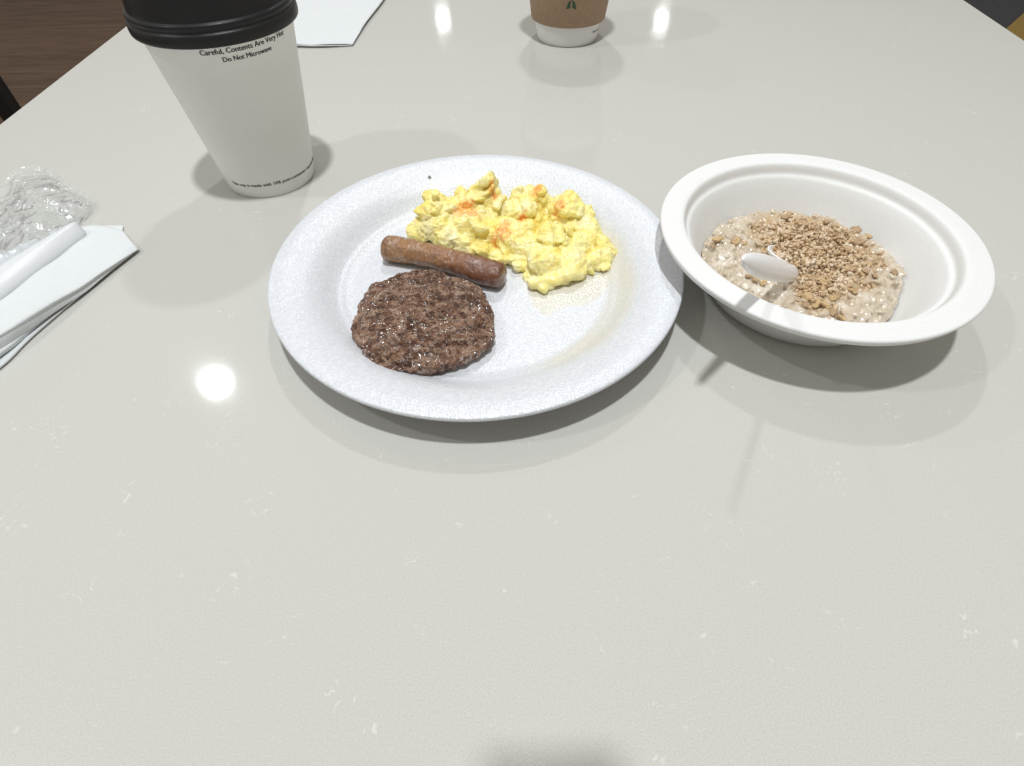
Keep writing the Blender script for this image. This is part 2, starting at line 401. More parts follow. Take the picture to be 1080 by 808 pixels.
cr_ = bmesh.new(); bmesh.ops.create_icosphere(cr_, subdivisions=2, radius=.0011)
for v in cr_.verts: v.co *= 1+.35*noise.noise(v.co*900); v.co.z *= .7
me = bpy.data.meshes.new('crumb'); cr_.to_mesh(me); cr_.free()
o = link('crumb', me, M['grey_crumb']); o.location = P(453, 187, .0165)+Vector((0, 0, .0003)); tag(o, 'tiny grey crumb on the far rim of the foam plate', 'crumb')

# ------------------------------------------------------------------ patty
FLOOR = .0034
def polar_radius(poly, c):
    """radius of the closed outline as a function of angle, smoothed"""
    n = 720; rad = [0]*n
    pts = [p-c for p in poly]
    for k in range(n):
        a = 2*math.pi*k/n; d = Vector((math.cos(a), math.sin(a)))
        best = 0
        for i in range(len(pts)):
            p, q_ = pts[i-1], pts[i]; e = q_-p; den = d.x*e.y-d.y*e.x
            if abs(den) < 1e-12: continue
            t_ = (p.x*e.y-p.y*e.x)/den; s_ = (p.x*d.y-p.y*d.x)/den
            if t_ > 0 and -.001 <= s_ <= 1.001: best = max(best, t_)
        rad[k] = best
    sm = [sum(rad[(k+j) % n] for j in range(-6, 7))/13 for k in range(n)]
    return sm
pat_px = [(150, 215), (230, 150), (350, 92), (480, 68), (600, 85), (760, 122), (880, 188), (955, 290), (972, 430), (930, 530), (790, 625), (640, 690), (430, 712), (210, 705), (140, 610), (85, 515), (48, 465), (85, 340)]
poly = [P(360+a/5.983, 270+b/5.983, FLOOR+.009).to_2d() for a, b in pat_px]
pc = sum(poly, Vector((0, 0)))/len(poly); prad = polar_radius(poly, pc)
T = .0140; NA = 520
rhos = [i/118*.94 for i in range(119)]+[.955, .968, .979, .988, .995, 1.0, 1.0, .995, .985, .97, .95, .9, .6, 0]
zs = [T*(1-.26*(r/.94)**4-.16*r*r) for r in rhos[:119]]+[T*k for k in (.60, .59, .57, .54, .55, .46, .36, .27, .19, .12, .06, .01, 0, 0)]
vs, fs = [], []
for j in range(NA):
    a = 2*math.pi*j/NA; rr = prad[int(j*720/NA) % 720]
    for i, (ro, z) in enumerate(zip(rhos, zs)):
        x, y = ro*rr*math.cos(a), ro*rr*math.sin(a)
        p = Vector((x, y, z))
        edge = sst(ro, .8, 1)
        if z > .0004:
            ca, sa = math.cos(R(-14)), math.sin(R(-14))
            qx, qy = x*ca+y*sa, -x*sa+y*ca
            furrow = noise.noise(Vector((qx*70, qy*260, 1.3)))
            fold = -abs(noise.noise(Vector((qx*55+3, qy*170, 5.1))))
            d1 = noise.voronoi(Vector((x*380, y*380, z*380)))[0][0]
            fine = noise.fractal(Vector((x*420, y*420, z*420)), .8, 2.1, 4)
            d2 = noise.voronoi(Vector((qx*170, qy*300, 2)))[0]
            h = .0012*furrow+.0030*fold+.0011*(.45-d1)+.0010*min(.6, d2[1]-d2[0])+.00055*fine+.0002+.0020*noise.noise(Vector((x*55, y*55, 7)))-.0016*abs(noise.noise(Vector((qx*40+9, qy*95, 2.2))))+.0003
            top = 1-sst(ro, .93, 1)
            dr = (1-top)*(.0008*noise.noise(Vector((x*150, y*150, z*200)))+.0010*(.5-d1))+edge*(.0022*noise.noise(Vector((x*100, y*100, 4)))+.0012*noise.noise(Vector((x*260, y*260, 9))))
            z2 = max(z*.2, z+h*(.35+.65*top)*min(1, z/.003))
            k = 1+dr/max(rr*ro, .002) if ro > .3 else 1
            p = Vector((x*k, y*k, z2))
        vs.append(p)
K = len(rhos)
for j in range(NA):
    for i in range(K-1):
        a_, b_ = j*K+i, ((j+1) % NA)*K+i
        fs.append((a_, a_+1, b_+1, b_))
def weld(o, d=1e-6):
    bm = bmesh.new(); bm.from_mesh(o.data); bmesh.ops.remove_doubles(bm, verts=bm.verts, dist=d)
    bmesh.ops.recalc_face_normals(bm, faces=bm.faces); bm.to_mesh(o.data); bm.free()
patty = mesh('sausage_patty', vs, fs, M['patty']); weld(patty)
patty.location = (pc.x, pc.y, FLOOR); tag(patty, 'round browned meat patty at the front of the foam plate', 'sausage patty')

# ------------------------------------------------------------------ sausage link
ax = cr([P(404, 261, FLOOR+.0070), P(436, 266, FLOOR+.0074), P(471, 274, FLOOR+.0075), P(503, 284, FLOOR+.0073), P(532, 292, FLOOR+.0072)], 160)
L = (ax[-1]-ax[0]).length
vs, fs, al = [], [], []; NS = 72
def link_r(t_):
    e = min(t_, 1-t_)*L; rad = .0073
    k = .0062 if t_ < .5 else .0050
    if e < k: rad *= math.sqrt(max(0, 1-(1-e/k)**2.4))
    return rad*(1+.05*math.sin(t_*9+1))
loc0 = Vector((ax[80].x, ax[80].y, FLOOR))
for i, p in enumerate(ax):
    t_ = i/159; d = (ax[min(i+1, 159)]-ax[max(i-1, 0)]).normalized(); s_ = d.cross(Vector((0, 0, 1))).normalized(); u_ = s_.cross(d)
    r = link_r(t_)
    for j in range(NS):
        a = 2*math.pi*j/NS; dd = s_*math.cos(a)+u_*math.sin(a)
        q_ = p+dd*r
        w = .0005*noise.noise(q_*130)+.00030*noise.noise(q_*400)+.00016*noise.fractal(q_*700, .9, 2, 3)-.0005*abs(noise.noise(Vector((t_*6, a*1.2, 2))))
        if r > 0: q_ = q_+dd*w*min(1, r/.004)
        q_.z = max(q_.z, FLOOR+.0001)
        vs.append(q_); al.append(t_)
for i in range(159):
    for j in range(NS):
        a_ = i*NS+j; b_ = i*NS+(j+1) % NS; fs.append((a_, b_, b_+NS, a_+NS))
lk = mesh('sausage_link', vs, fs, M['link'], loc=loc0)
at = lk.data.attributes.new('along', 'FLOAT', 'POINT'); at.data.foreach_set('value', al)
bm = bmesh.new(); bm.from_mesh(lk.data); bmesh.ops.recalc_face_normals(bm, faces=bm.faces); bm.to_mesh(lk.data); bm.free()
tag(lk, 'glossy golden brown sausage link between the meat patty and the eggs', 'sausage link')

# ------------------------------------------------------------------ scrambled eggs
rnd = random.Random(21)
egg_px = [(436, 248), (446, 232), (462, 224), (500, 219), (545, 217), (590, 220), (622, 232), (640, 258), (642, 278), (612, 288), (600, 299), (572, 304), (556, 292), (544, 280), (520, 270), (495, 264), (470, 258), (448, 254)]
epoly = [P(u, v, FLOOR+.003).to_2d() for u, v in egg_px]
ec = sum(epoly, Vector((0, 0)))/len(epoly); EC = Vector((ec.x, ec.y, FLOOR))
pk = [(P(490, 233, FLOOR).to_2d(), .0245, .012), (P(466, 237, FLOOR).to_2d(), .0240, .020), (P(512, 228, FLOOR).to_2d(), .0275, .017), (P(560, 232, FLOOR).to_2d(), .0245, .020), (P(606, 236, FLOOR).to_2d(), .023, .017), (P(590, 266, FLOOR).to_2d(), .017, .022), (P(622, 268, FLOOR).to_2d(), .0115, .014), (P(500, 250, FLOOR).to_2d(), .015, .014), (P(450, 246, FLOOR).to_2d(), .010, .010)]
gap = P(528, 272, FLOOR).to_2d()
def egg_h(p):
    h = max(H*math.exp(-((p-q_).length/w)**2) for q_, H, w in pk)
    return h*(1-.75*math.exp(-((p-gap).length/.006)**2))
def edge_dist(p):
    dmin = 1
    for i in range(len(epoly)):
        a, b = epoly[i-1], epoly[i]; e = b-a; t_ = max(0, min(1, (p-a).dot(e)/e.length_squared)); dmin = min(dmin, (p-a-e*t_).length)
    return dmin
bm = bmesh.new()
def curd(c, r, sq=(1, 1, 1), rot=0, sub=2):
    mt = Matrix.Translation(c) @ Matrix.Rotation(rot, 4, 'Z') @ Matrix.Rotation(rnd.uniform(-.5, .5), 4, 'X') @ Matrix.Diagonal((r*sq[0], r*sq[1], r*sq[2], 1))
    bmesh.ops.create_icosphere(bm, subdivisions=sub, radius=1, matrix=mt)
x0, x1 = min(p.x for p in epoly), max(p.x for p in epoly); yy0, yy1 = min(p.y for p in epoly), max(p.y for p in epoly)
gx = x0
while gx < x1:                          # solid core so that no holes open
    gy = yy0
    while gy < yy1:
        p = Vector((gx, gy))
        if inpoly(gx, gy, epoly):
            e = edge_dist(p); h = egg_h(p)*min(1, .4+e/.010)
            if e > .003: curd(Vector((gx-ec.x, gy-ec.y, h*.42)), .0042, (1, 1, max(.6, h*.42/.0042)), 0)
        gy += .0045
    gx += .0045
n_c = 0
while n_c < 120:
    p = Vector((rnd.uniform(x0, x1), rnd.uniform(yy0, yy1)))
    if not inpoly(p.x, p.y, epoly): continue
    e = edge_dist(p); h = egg_h(p)*min(1, .45+e/.010)
    r = min(rnd.uniform(.0042, .0105), .0026+e*.9)
    z = max(r*.7, rnd.uniform(.55, 1.02)*h-r*.45)
    curd(Vector((p.x-ec.x, p.y-ec.y, z)), r, (rnd.uniform(.9, 1.6), rnd.uniform(.75, 1.1), rnd.uniform(.55, .85)), rnd.uniform(0, 6.3)); n_c += 1
n_c = 0
while n_c < 130:                        # smaller surface curds
    p = Vector((rnd.uniform(x0, x1), rnd.uniform(yy0, yy1)))
    if not inpoly(p.x, p.y, epoly): continue
    e = edge_dist(p); h = egg_h(p)*min(1, .4+e/.010)
    r = rnd.uniform(.0016, .0032)
    curd(Vector((p.x-ec.x, p.y-ec.y, max(r*.8, h*rnd.uniform(.8, 1.0)))), r, (rnd.uniform(.9, 1.8), 1, rnd.uniform(.55, .9)), rnd.uniform(0, 6.3), 2); n_c += 1
# tip on top, the flat folded sheet at the front, the pointed flap at the right
for k in range(5):
    q_ = P(514, 225, FLOOR)-EC; curd(Vector((q_.x+.0008*k-.001, q_.y-.0008*k, .0150+.0028*k)), .0090-.0014*k, (1.2, .85, .9), .4*k)
for k in range(8):
    q_ = P(568+k*5.2, 299-k*1.7, FLOOR+.0035)-EC; curd(Vector((q_.x, q_.y, .0034+.0002*k)), .0050, (1.35, .60+.05*k, .74), R(16))
for k in range(5):
    q_ = P(612+k*7.5, 281-k*3.4, FLOOR+.004)-EC; curd(Vector((q_.x, q_.y, .0045)), .0050-.0004*k, (1.4, .8, .8), R(20))
me = bpy.data.meshes.new('scrambled_eggs'); bm.to_mesh(me); bm.free()
tmp = bpy.data.objects.new('tmp', me); COL.objects.link(tmp)
md = tmp.modifiers.new('r', 'REMESH'); md.mode = 'VOXEL'; md.voxel_size = .00048
md = tmp.modifiers.new('s', 'SMOOTH'); md.iterations = 7; md.factor = .5
dg = bpy.context.evaluated_depsgraph_get(); dg.update()
em = bpy.data.meshes.new_from_object(tmp.evaluated_get(dg)); bpy.data.objects.remove(tmp); em.name = 'scrambled_eggs'; em.materials.clear()
ora = [(P(490, 214, .024), .0068), (P(499, 222, .022), .004), (P(521, 198, .027), .0030), (P(529, 241, .017), .0056), (P(534, 233, .018), .0035), (P(566, 209, .020), .0045), (P(590, 221, .018), .0036), (P(551, 229, .018), .0030)]
SA = P(568, 300, FLOOR+.0035); SD = P(602, 291, FLOOR+.0035)-SA     # the smooth folded piece in front
em.update(); nor = [v.normal.copy() for v in em.vertices]; val = []
for v, n_ in zip(em.vertices, nor):
    p = v.co+noise.noise_vector(v.co*95)*.0028+noise.noise_vector(v.co*260)*.0012
    d1 = noise.voronoi(p*300)[0][0]; d2 = noise.voronoi(p*620+Vector((3, 1, 2)))[0][0]
    w = .0008*(.5-d1)+.0007*(.45-d2)-.0011*abs(noise.noise(p*120))+.0004*noise.noise(p*150)+.0004+.0004*noise.fractal(p*500, .8, 2, 3)
    wp0 = v.co+EC; sl_ = sst((wp0-SA-SD*max(0, min(1, (wp0-SA).dot(SD)/SD.length_squared))).length, .0045, .0075)
    v.co = (p+n_*w)*sl_+v.co*(1-sl_)
    v.co.z = max(v.co.z, .0001)
    wp = p+EC; o_ = 0
    for c, r in ora:
        dd = wp-c; o_ = max(o_, 1-sst(math.hypot(dd.x, dd.y*.9)/r+.45*noise.noise(p*330), .35, 1.35))
    val.append(o_)
at = em.attributes.new('orange', 'FLOAT', 'POINT'); at.data.foreach_set('value', val)
egg = link('scrambled_eggs', em, M['egg']); egg.location = EC
tag(egg, 'lumpy yellow scrambled eggs with orange bits at the back of the plate', 'scrambled eggs')

# ------------------------------------------------------------------ bowl
BC = Vector((.755*S, 1.180*S, 0)); BR, BH = .0819, .0368
bp = [(0, .0030), (.030, .0030), (.044, .0033), (.0505, .0054), (.0543, .0105), (.0582, .0180), (.0618, .0250), (.0643, .0290), (.0655, .0302), (.0668, .0309), (.0676, .0320), (.0684, .0345), (.0693, .0361), (.0706, .0368), (.0730, .0370), (.0775, .0369), (.0806, .0368), (.0814, .0366), (.0819, .0361), (.0820, .0354)]
prof = smooth_prof(bp, 130)
prof += [(.0818, .0349), (.0813, .0346), (.0813, .0336), (.0810, .0331), (.0804, .0332), (.0795, .0344), (.0770, .0348), (.0728, .0348), (.0706, .0336), (.0693, .0312), (.0680, .0295), (.0650, .0280), (.0634, .0245), (.0599, .0172), (.0560, .0096), (.0522, .0035), (.0500, .0006), (.0485, 0), (.0445, 0), (.0430, .0010), (0, .0012)]
bowl = lathe('pulp_bowl', prof, 240, M['pulp']); bowl.location = BC
tag(bowl, 'white moulded fibre bowl of oatmeal right of the foam plate', 'bowl')

def bowl_r(z):
    for (r0, z0), (r1, z1) in zip(bp, bp[1:]):
        if z0 <= z <= z1 and z1 > z0: return r0+(r1-r0)*(z-z0)/(z1-z0)
    return .040
# ------------------------------------------------------------------ oatmeal
OZ = .0170
oat_px = [(742, 262), (745, 247), (758, 233), (780, 222), (812, 216), (845, 219), (880, 227), (905, 240), (925, 252), (950, 258), (964, 264), (963, 280), (955, 298), (945, 316), (930, 334), (900, 348), (850, 346), (800, 325), (765, 302), (748, 280)]
opoly = [P(u, v, OZ).to_2d() for u, v in oat_px]
# keep the outline inside the bowl wall
oc = Vector((BC.x, BC.y))
opoly = [oc+(p-oc)*min(1, (bowl_r(.0150)-.0003)/(p-oc).length) for p in opoly]
om = sum(opoly, Vector((0, 0)))/len(opoly); orad = polar_radius(opoly, om)
# syrup and crumbs cover this field of the oatmeal
cr_px = [(792, 238), (808, 224), (832, 218), (862, 226), (888, 235), (908, 246), (928, 260), (934, 280), (918, 298), (900, 310), (882, 322), (858, 328), (842, 312), (838, 298), (828, 278), (802, 262)]
cpoly = [P(u, v, OZ+.003).to_2d() for u, v in cr_px]
cc = sum(cpoly, Vector((0, 0)))/len(cpoly); crad = polar_radius(cpoly, cc)
def crumb_f(x, y):
    d = Vector((x, y))-cc; k = int((math.atan2(d.y, d.x) % (2*math.pi))/(2*math.pi)*720) % 720
    return 1-d.length/crad[k]                        # >0 inside
def oat_z(x, y):
    w = Vector((x, y, 0)); s_ = max(0, crumb_f(x, y))
    d1 = noise.voronoi(w*300)[0][0]; d2 = noise.voronoi(w*190+Vector((5, 2, 1)))[0][0]
    return OZ+.0045*sst(s_, 0, .7)+.0013*noise.noise(w*75)+.0026*(.42-d1*d1*1.3)+.0022*(.42-d2*d2*1.3)+.0004*noise.noise(w*800)
vs, fs, sy_ = [], [], []; NA = 460
rh = [i/150*.95 for i in range(151)]+[.962, .974, .984, .992, 1.005, 1.05, 1.07, .5, 0]
for j in range(NA):
    a = 2*math.pi*j/NA; rr = orad[int(j*720/NA) % 720]
    for i, ro in enumerate(rh):
        x, y = om.x+ro*rr*math.cos(a), om.y+ro*rr*math.sin(a)
        if i >= len(rh)-3: z = .0042; 
        elif i == len(rh)-4: z = .0080
        else: z = oat_z(x, y)-.0050*sst(ro, .82, 1.0)
        if i >= 140 and i < len(rh)-3:
            k = 1+.022*noise.noise(Vector((x*190, y*190, i*.15))); x, y = om.x+(x-om.x)*k, om.y+(y-om.y)*k
        d = math.hypot(x-oc.x, y-oc.y); lim = bowl_r(max(.0045, z))-.0002
        if d > lim: x, y = oc.x+(x-oc.x)*lim/d, oc.y+(y-oc.y)*lim/d
        vs.append((x, y, z)); sy_.append(sst(crumb_f(x, y)+.25*noise.noise(Vector((x*110, y*110, 0))), -.18, .12))
K = len(rh)
for j in range(NA):
    for i in range(K-1):
        a_, b_ = j*K+i, ((j+1) % NA)*K+i; fs.append((a_, a_+1, b_+1, b_))
# plump oat flakes standing out of the cream, part of the same mass
rl_ = random.Random(31)
ico = bmesh.new(); bmesh.ops.create_icosphere(ico, subdivisions=2, radius=1)
iv = [v.co.copy() for v in ico.verts]; ifc = [tuple(v.index for v in f.verts) for f in ico.faces]; ico.free()
n_c = 0
while n_c < 620:
    a = rl_.uniform(0, 2*math.pi); ro = math.sqrt(rl_.random())*.95; rr = orad[int(a/(2*math.pi)*720) % 720]
    x, y = om.x+ro*rr*math.cos(a), om.y+ro*rr*math.sin(a)
    if crumb_f(x, y) > .25: continue
    r = rl_.uniform(.0013, .0028); z = oat_z(x, y)-.0050*sst(ro, .82, 1.0)+r*rl_.uniform(-.35, .1); c = Vector((x, y, z))
    if math.hypot(x-oc.x, y-oc.y) > bowl_r(z)-r*1.3: continue
    e = Matrix.Rotation(rl_.uniform(0, 6.3), 3, 'Z') @ Matrix.Rotation(rl_.uniform(-.7, .7), 3, 'X') @ Matrix.Rotation(rl_.uniform(-.5, .5), 3, 'Y')
    b0 = len(vs); ph_ = Vector((rl_.random()*50, 0, 0)); so = .8*sst(crumb_f(x, y), -.15, .1)
    for v in iv:
        k = 1+.25*noise.noise(v*1.5+ph_)
        vs.append(tuple(c+e @ Vector((v.x*r*1.25*k, v.y*r*.9*k, v.z*r*.55*k)))); sy_.append(so)
    fs.extend(tuple(b0+i for i in f) for f in ifc); n_c += 1
OL = Vector((om.x, om.y, .0042))
oat = mesh('oatmeal', vs, fs, None, loc=OL); weld(oat)
md = oat.modifiers.new('r', 'REMESH'); md.mode = 'VOXEL'; md.voxel_size = .00042
md = oat.modifiers.new('s', 'SMOOTH'); md.iterations = 3; md.factor = .5
dg = bpy.context.evaluated_depsgraph_get(); dg.update()
om_ = bpy.data.meshes.new_from_object(oat.evaluated_get(dg)); bpy.data.objects.remove(oat); om_.name = 'oatmeal'; om_.materials.clear()
sy_ = []
for v in om_.vertices:
    x, y = v.co.x+OL.x, v.co.y+OL.y
    sy_.append(sst(crumb_f(x, y)+.25*noise.noise(Vector((x*110, y*110, 0))), -.18, .12))
oat = link('oatmeal', om_, M['oatmeal']); oat.location = OL
at = om_.attributes.new('syrup', 'FLOAT', 'POINT'); at.data.foreach_set('value', sy_)
tag(oat, 'creamy cooked oatmeal heaped in the white fibre bowl', 'oatmeal')

# brown sugar and fine crumbs: uncountable, one object
rnd = random.Random(5)
ico = bmesh.new(); bmesh.ops.create_icosphere(ico, subdivisions=1, radius=1)
iv = [v.co.copy() for v in ico.verts]; ifc = [tuple(v.index for v in f.verts) for f in ico.faces]; ico.free()
vs, fs = [], []
def put(c, sx, sy, sz, jit, rot):
    b0 = len(vs); e = rot.to_matrix()
    for v in iv: vs.append(c+e @ Vector((v.x*sx*rnd.uniform(1-jit, 1+jit), v.y*sy*rnd.uniform(1-jit, 1+jit), v.z*sz*rnd.uniform(1-jit, 1+jit))))
    fs.extend(tuple(b0+i for i in f) for f in ifc)
from mathutils import Euler
xs0, xs1 = min(p.x for p in cpoly), max(p.x for p in cpoly); ys0, ys1 = min(p.y for p in cpoly), max(p.y for p in cpoly)
n_c = 0
while n_c < 7500:
    x, y = rnd.uniform(xs0, xs1), rnd.uniform(ys0, ys1); s_ = crumb_f(x, y)
    s2 = s_+.35*noise.noise(Vector((x*90, y*90, 9)))
    if s_ < -.04 or s2 < .02 or rnd.random() > .30+1.7*s2: continue
    r = rnd.choice((.0003, .0004, .0004, .0005, .0006, .0009, .0012))*rnd.uniform(.8, 1.2)
    z = oat_z(x, y)+.0030*sst(s2, .05, .55)*rnd.random()+r*.3
    put(Vector((x, y, z)), r*rnd.uniform(.9, 1.6), r, r*rnd.uniform(.5, .9), .28, Euler((rnd.uniform(0, 6), rnd.uniform(0, 6), rnd.uniform(0, 6)))); n_c += 1
CL = Vector((cc.x, cc.y, OZ))
crm = mesh('brown_sugar_crumbs', vs, fs, M['crumb'], smooth=True, loc=CL); tag(crm, 'brown sugar and fine granola crumbs strewn over the oatmeal', 'crumbs', kind='stuff')

# toasted oat flakes one can make out: individual things
def flake_mesh(i):
    r_ = random.Random(100+i); bm = bmesh.new(); bmesh.ops.create_icosphere(bm, subdivisions=3, radius=1)
    for v in bm.verts:
        p = v.co.copy()
        k = 1+.45*noise.noise(p*1.6+Vector((i*7.1, 0, 0)))+.30*noise.noise(p*4+Vector((0, i*3.3, 0)))
        q_ = Vector((p.x*1.0*k, p.y*.72*k, p.z*.42*k+.22*noise.noise(p*2.3+Vector((0, 0, i*5.0)))))
        q_.z -= .16*math.exp(-(p.y/.22)**2)*(1 if p.z > 0 else 0)      # crease
        q_.z += .18*p.x*p.x*(1 if i % 2 else -1)
        v.co = q_
    me = bpy.data.meshes.new('granola_flake'); bm.to_mesh(me); bm.free()
    me.polygons.foreach_set('use_smooth', [True]*len(me.polygons)); return me
protos = []
for i in range(6):
    me = flake_mesh(i); me.materials.append(M['flake0'] if i % 3 == 0 else M['flake1']); protos.append(me)
spots = [(862, 287, 3.3), (871, 295, 3.0), (858, 296, 2.3), (757, 253, 3.1), (752, 259, 2.0), (776, 254, 2.8), (784, 258, 2.0), (803, 240, 2.2), (822, 247, 2.6), (806, 262, 2.0), (903, 240, 3.2), (897, 246, 2.2), (917, 247, 2.6), (926, 300, 3.0), (922, 293, 2.0), (908, 292, 2.6), (913, 286, 2.2), (940, 292, 2.2), (853, 312, 3.2), (862, 318, 3.0), (872, 322, 2.8), (845, 308, 2.2), (850, 320, 2.4), (880, 328, 2.2), (890, 331, 2.6), (868, 309, 2.0), (856, 268, 2.6), (848, 277, 2.2), (866, 262, 2.0), (879, 272, 2.4), (890, 282, 2.3), (897, 268, 2.1), (838, 262, 2.0), (873, 247, 2.2), (852, 240, 2.0), (828, 228, 2.2), (812, 232, 2.0), (884, 255, 2.0), (883, 303, 2.2), (900, 306, 2.4), (790, 290, 2.0), (797, 294, 1.8), (805, 297, 1.8)]
rnd = random.Random(77)
while len(spots) < 95:
    u, v = rnd.uniform(795, 935), rnd.uniform(222, 328); p = P(u, v, OZ+.004)
    if crumb_f(p.x, p.y) > rnd.uniform(0, .25): spots.append((u, v, rnd.uniform(1.7, 3.0)))
for i, (u, v, r) in enumerate(spots):
    p = P(u, v, OZ+.004); z = oat_z(p.x, p.y)+.0012; p = P(u, v, z+.0005); z = oat_z(p.x, p.y)+.0010
    o = bpy.data.objects.new('granola_flake', protos[0 if i in (0, 1, 5, 13, 18, 19, 20) else i % 6]); COL.objects.link(o)
    o.location = (p.x, p.y, z); k = r*.00105; o.scale = (k, k, k); o.rotation_euler = (rnd.uniform(-.6, .6), rnd.uniform(-.6, .6), rnd.uniform(0, 6.3))
    tag(o, 'small toasted oat flake lying on the oatmeal in the bowl', 'granola flake', 'toasted granola flakes on the oatmeal')

# ------------------------------------------------------------------ spoon standing in the oatmeal, handle towards the camera
E0 = P(783, 274, .37*S)                    # tip of the handle
E1 = P(840, 289, .0190)                    # where the neck meets the oatmeal
sp = empty('plastic_spoon', E1, 'white plastic spoon stuck in the oatmeal, its handle pointing up at the viewer', 'spoon')
ax = (E1-E0); Ls = ax.length; ax.normalize()
W = P(792, 296, .36*S)-P(803, 268, .36*S); W = (W-ax*W.dot(ax)).normalized(); N = W.cross(ax).normalized()
if N.z < 0: N = -N
vs, fs = [], []; NU, NVV = 70, 28
for i in range(NU):
    t_ = (i/(NU-1))**1.5; s_ = t_*Ls
    wd = .0056-.0008*sst(s_/Ls, .6, .98); tip = .0520
    if s_ < tip: wd *= math.sqrt(max(0.0, 1-(1-s_/tip)**1.9))
    for j in range(NVV):
        a = 2*math.pi*j/NVV; c = math.copysign(abs(math.cos(a))**.8, math.cos(a)); th = math.copysign(abs(math.sin(a))**.7, math.sin(a))
        vs.append(E0+ax*s_+W*(c*wd)+N*(th*.0010*min(1, wd/.002)-(.0018*c*c)*min(1, wd/.005)))
for i in range(NU-1):
    for j in range(NVV):
        a_, b_ = i*NVV+j, i*NVV+(j+1) % NVV; fs.append((a_, b_, b_+NVV, a_+NVV))
h = mesh('handle', vs, fs, M['plastic'], loc=E1); weld(h); h.location = (0, 0, 0); h.parent = sp
# bowl of the spoon: shallow shell, mostly buried
fw = Vector((ax.x, ax.y, -.18*0+0)).normalized(); fw = (fw+Vector((0, 0, -.20))).normalized(); sd_ = W-fw*W.dot(fw); sd_.normalize(); nn = sd_.cross(fw)
if nn.z < 0: nn = -nn
B0 = P(811, 262, .0225)
fw = Vector((.93, -.12, -.34)).normalized(); sd_ = Vector((fw.y, -fw.x, 0)).normalized(); nn = sd_.cross(fw)
vs, fs = [], []; NU, NVV = 34, 25
for i in range(NU):
    t_ = .5-.5*math.cos(math.pi*(.02+.96*i/(NU-1))); prof_w = math.sqrt(1-(2*t_-1)**2)
    for j in range(NVV):
        c = -1+2*j/(NVV-1)
        vs.append(B0+fw*(t_*.030)+sd_*(c*.0078*prof_w)+nn*(-.005*(1-c*c)*prof_w))
for i in range(NU-1):
    for j in range(NVV-1):
        a_ = i*NVV+j; fs.append((a_, a_+1, a_+NVV+1, a_+NVV))
h = mesh('bowl', vs, fs, M['plastic'], loc=E1); h.location = (0, 0, 0); h.parent = sp
md = h.modifiers.new('thickness', 'SOLIDIFY'); md.thickness = .0010; md.offset = 0

# ------------------------------------------------------------------ napkin behind the first cup
nk = [[P(252, -28, .003), P(330, -30, .003), P(424, -30, .003)],
      [P(260, 0, .003), P(330, 0, .0032), P(404, 0, .0032)],
      [P(264, 25, .0032), P(330, 25, .0036), P(387, 22, .003)],
      [P(268, 46, .0022), P(330, 47, .0030), P(372, 46.5, .0022)]]
nloc = P(330, 20, 0)
np1 = empty('napkin', nloc, 'flat white paper napkin lying behind the black lidded cup', 'napkin', 'white paper napkins')
def jag(curves, k, dz, sh):
    return [[p+Vector((sh, sh*.3, dz))+Vector((k*noise.noise(p*40+Vector((dz*900, 0, 0))), k*noise.noise(p*40+Vector((0, dz*900, 3))), 0)) for p in c] for c in curves]
for k in range(3):
    o = loft('sheet', jag(nk, .0015 if k else .0, -.0009*k, -.0006*k), 40, 30, M['napkin'], thick=.0004, wob=.0009, wsc=55, seed=k*3, loc=nloc)
    o.location = (0, 0, 0); o.parent = np1

# ------------------------------------------------------------------ cutlery pack at the left: napkin, two plastic handles, torn film
nl = P(20, 310, 0)
np2 = empty('napkin', nl, 'folded white paper napkin with lifted layers at the left edge of the table', 'napkin', 'white paper napkins')
def sheet(curves, seed, wob=.0007, th=.0003, nu=50, nv=30):
    o = loft('sheet', curves, nu, nv, M['napkin'], thick=th, wob=wob, wsc=45, seed=seed, loc=nl); o.location = (0, 0, 0); o.parent = np2; return o
# lowest layers, flat on the table
sheet([[P(60, 246, .0010), P(95, 239, .0010), P(130, 238, .0010)], [P(30, 275, .0010), P(80, 265, .0011), P(126, 251, .0010)], [P(-70, 340, .0010), P(20, 330, .0011), P(100, 285, .0010)]], 1, .0003)
sheet([[P(-80, 330, .0018), P(20, 290, .0018), P(95, 247, .0018)], [P(-80, 370, .0016), P(10, 325, .0018), P(126, 257, .0016)], [P(-90, 452, .0012), P(0, 388, .0012), P(40, 350, .0012), P(138, 267, .0010)]], 2, .0004, .0009)
sheet([[P(-80, 335, .0040), P(20, 300, .0036), P(110, 255, .0026)], [P(-80, 400, .0046), P(10, 345, .0042), P(120, 270, .0022)], [P(-90, 432, .0052), P(0, 374, .0040), P(45, 338, .0028), P(136, 268, .0016)]], 4, .0004, .0022)
# top layer with its front edge curling down
sheet([[P(-80, 305, .0075), P(0, 272, .0062), P(88, 239, .0034), P(130, 244, .0020)],
       [P(-80, 345, .0115), P(0, 305, .0098), P(90, 262, .0056), P(138, 254, .0026)],
       [P(-90, 400, .0130), P(0, 347, .0112), P(35, 326, .0100), P(92, 294, .0060), P(146, 262, .0022)],
       [P(-90, 412, .0105), P(0, 358, .0090), P(38, 334, .0074), P(94, 298, .0042), P(145.5, 263.5, .0016)],
       [P(-90, 427, .0058), P(0, 369, .0048), P(40, 342, .0036), P(97, 302, .0020), P(144, 265, .0010)]], 7, .0011)

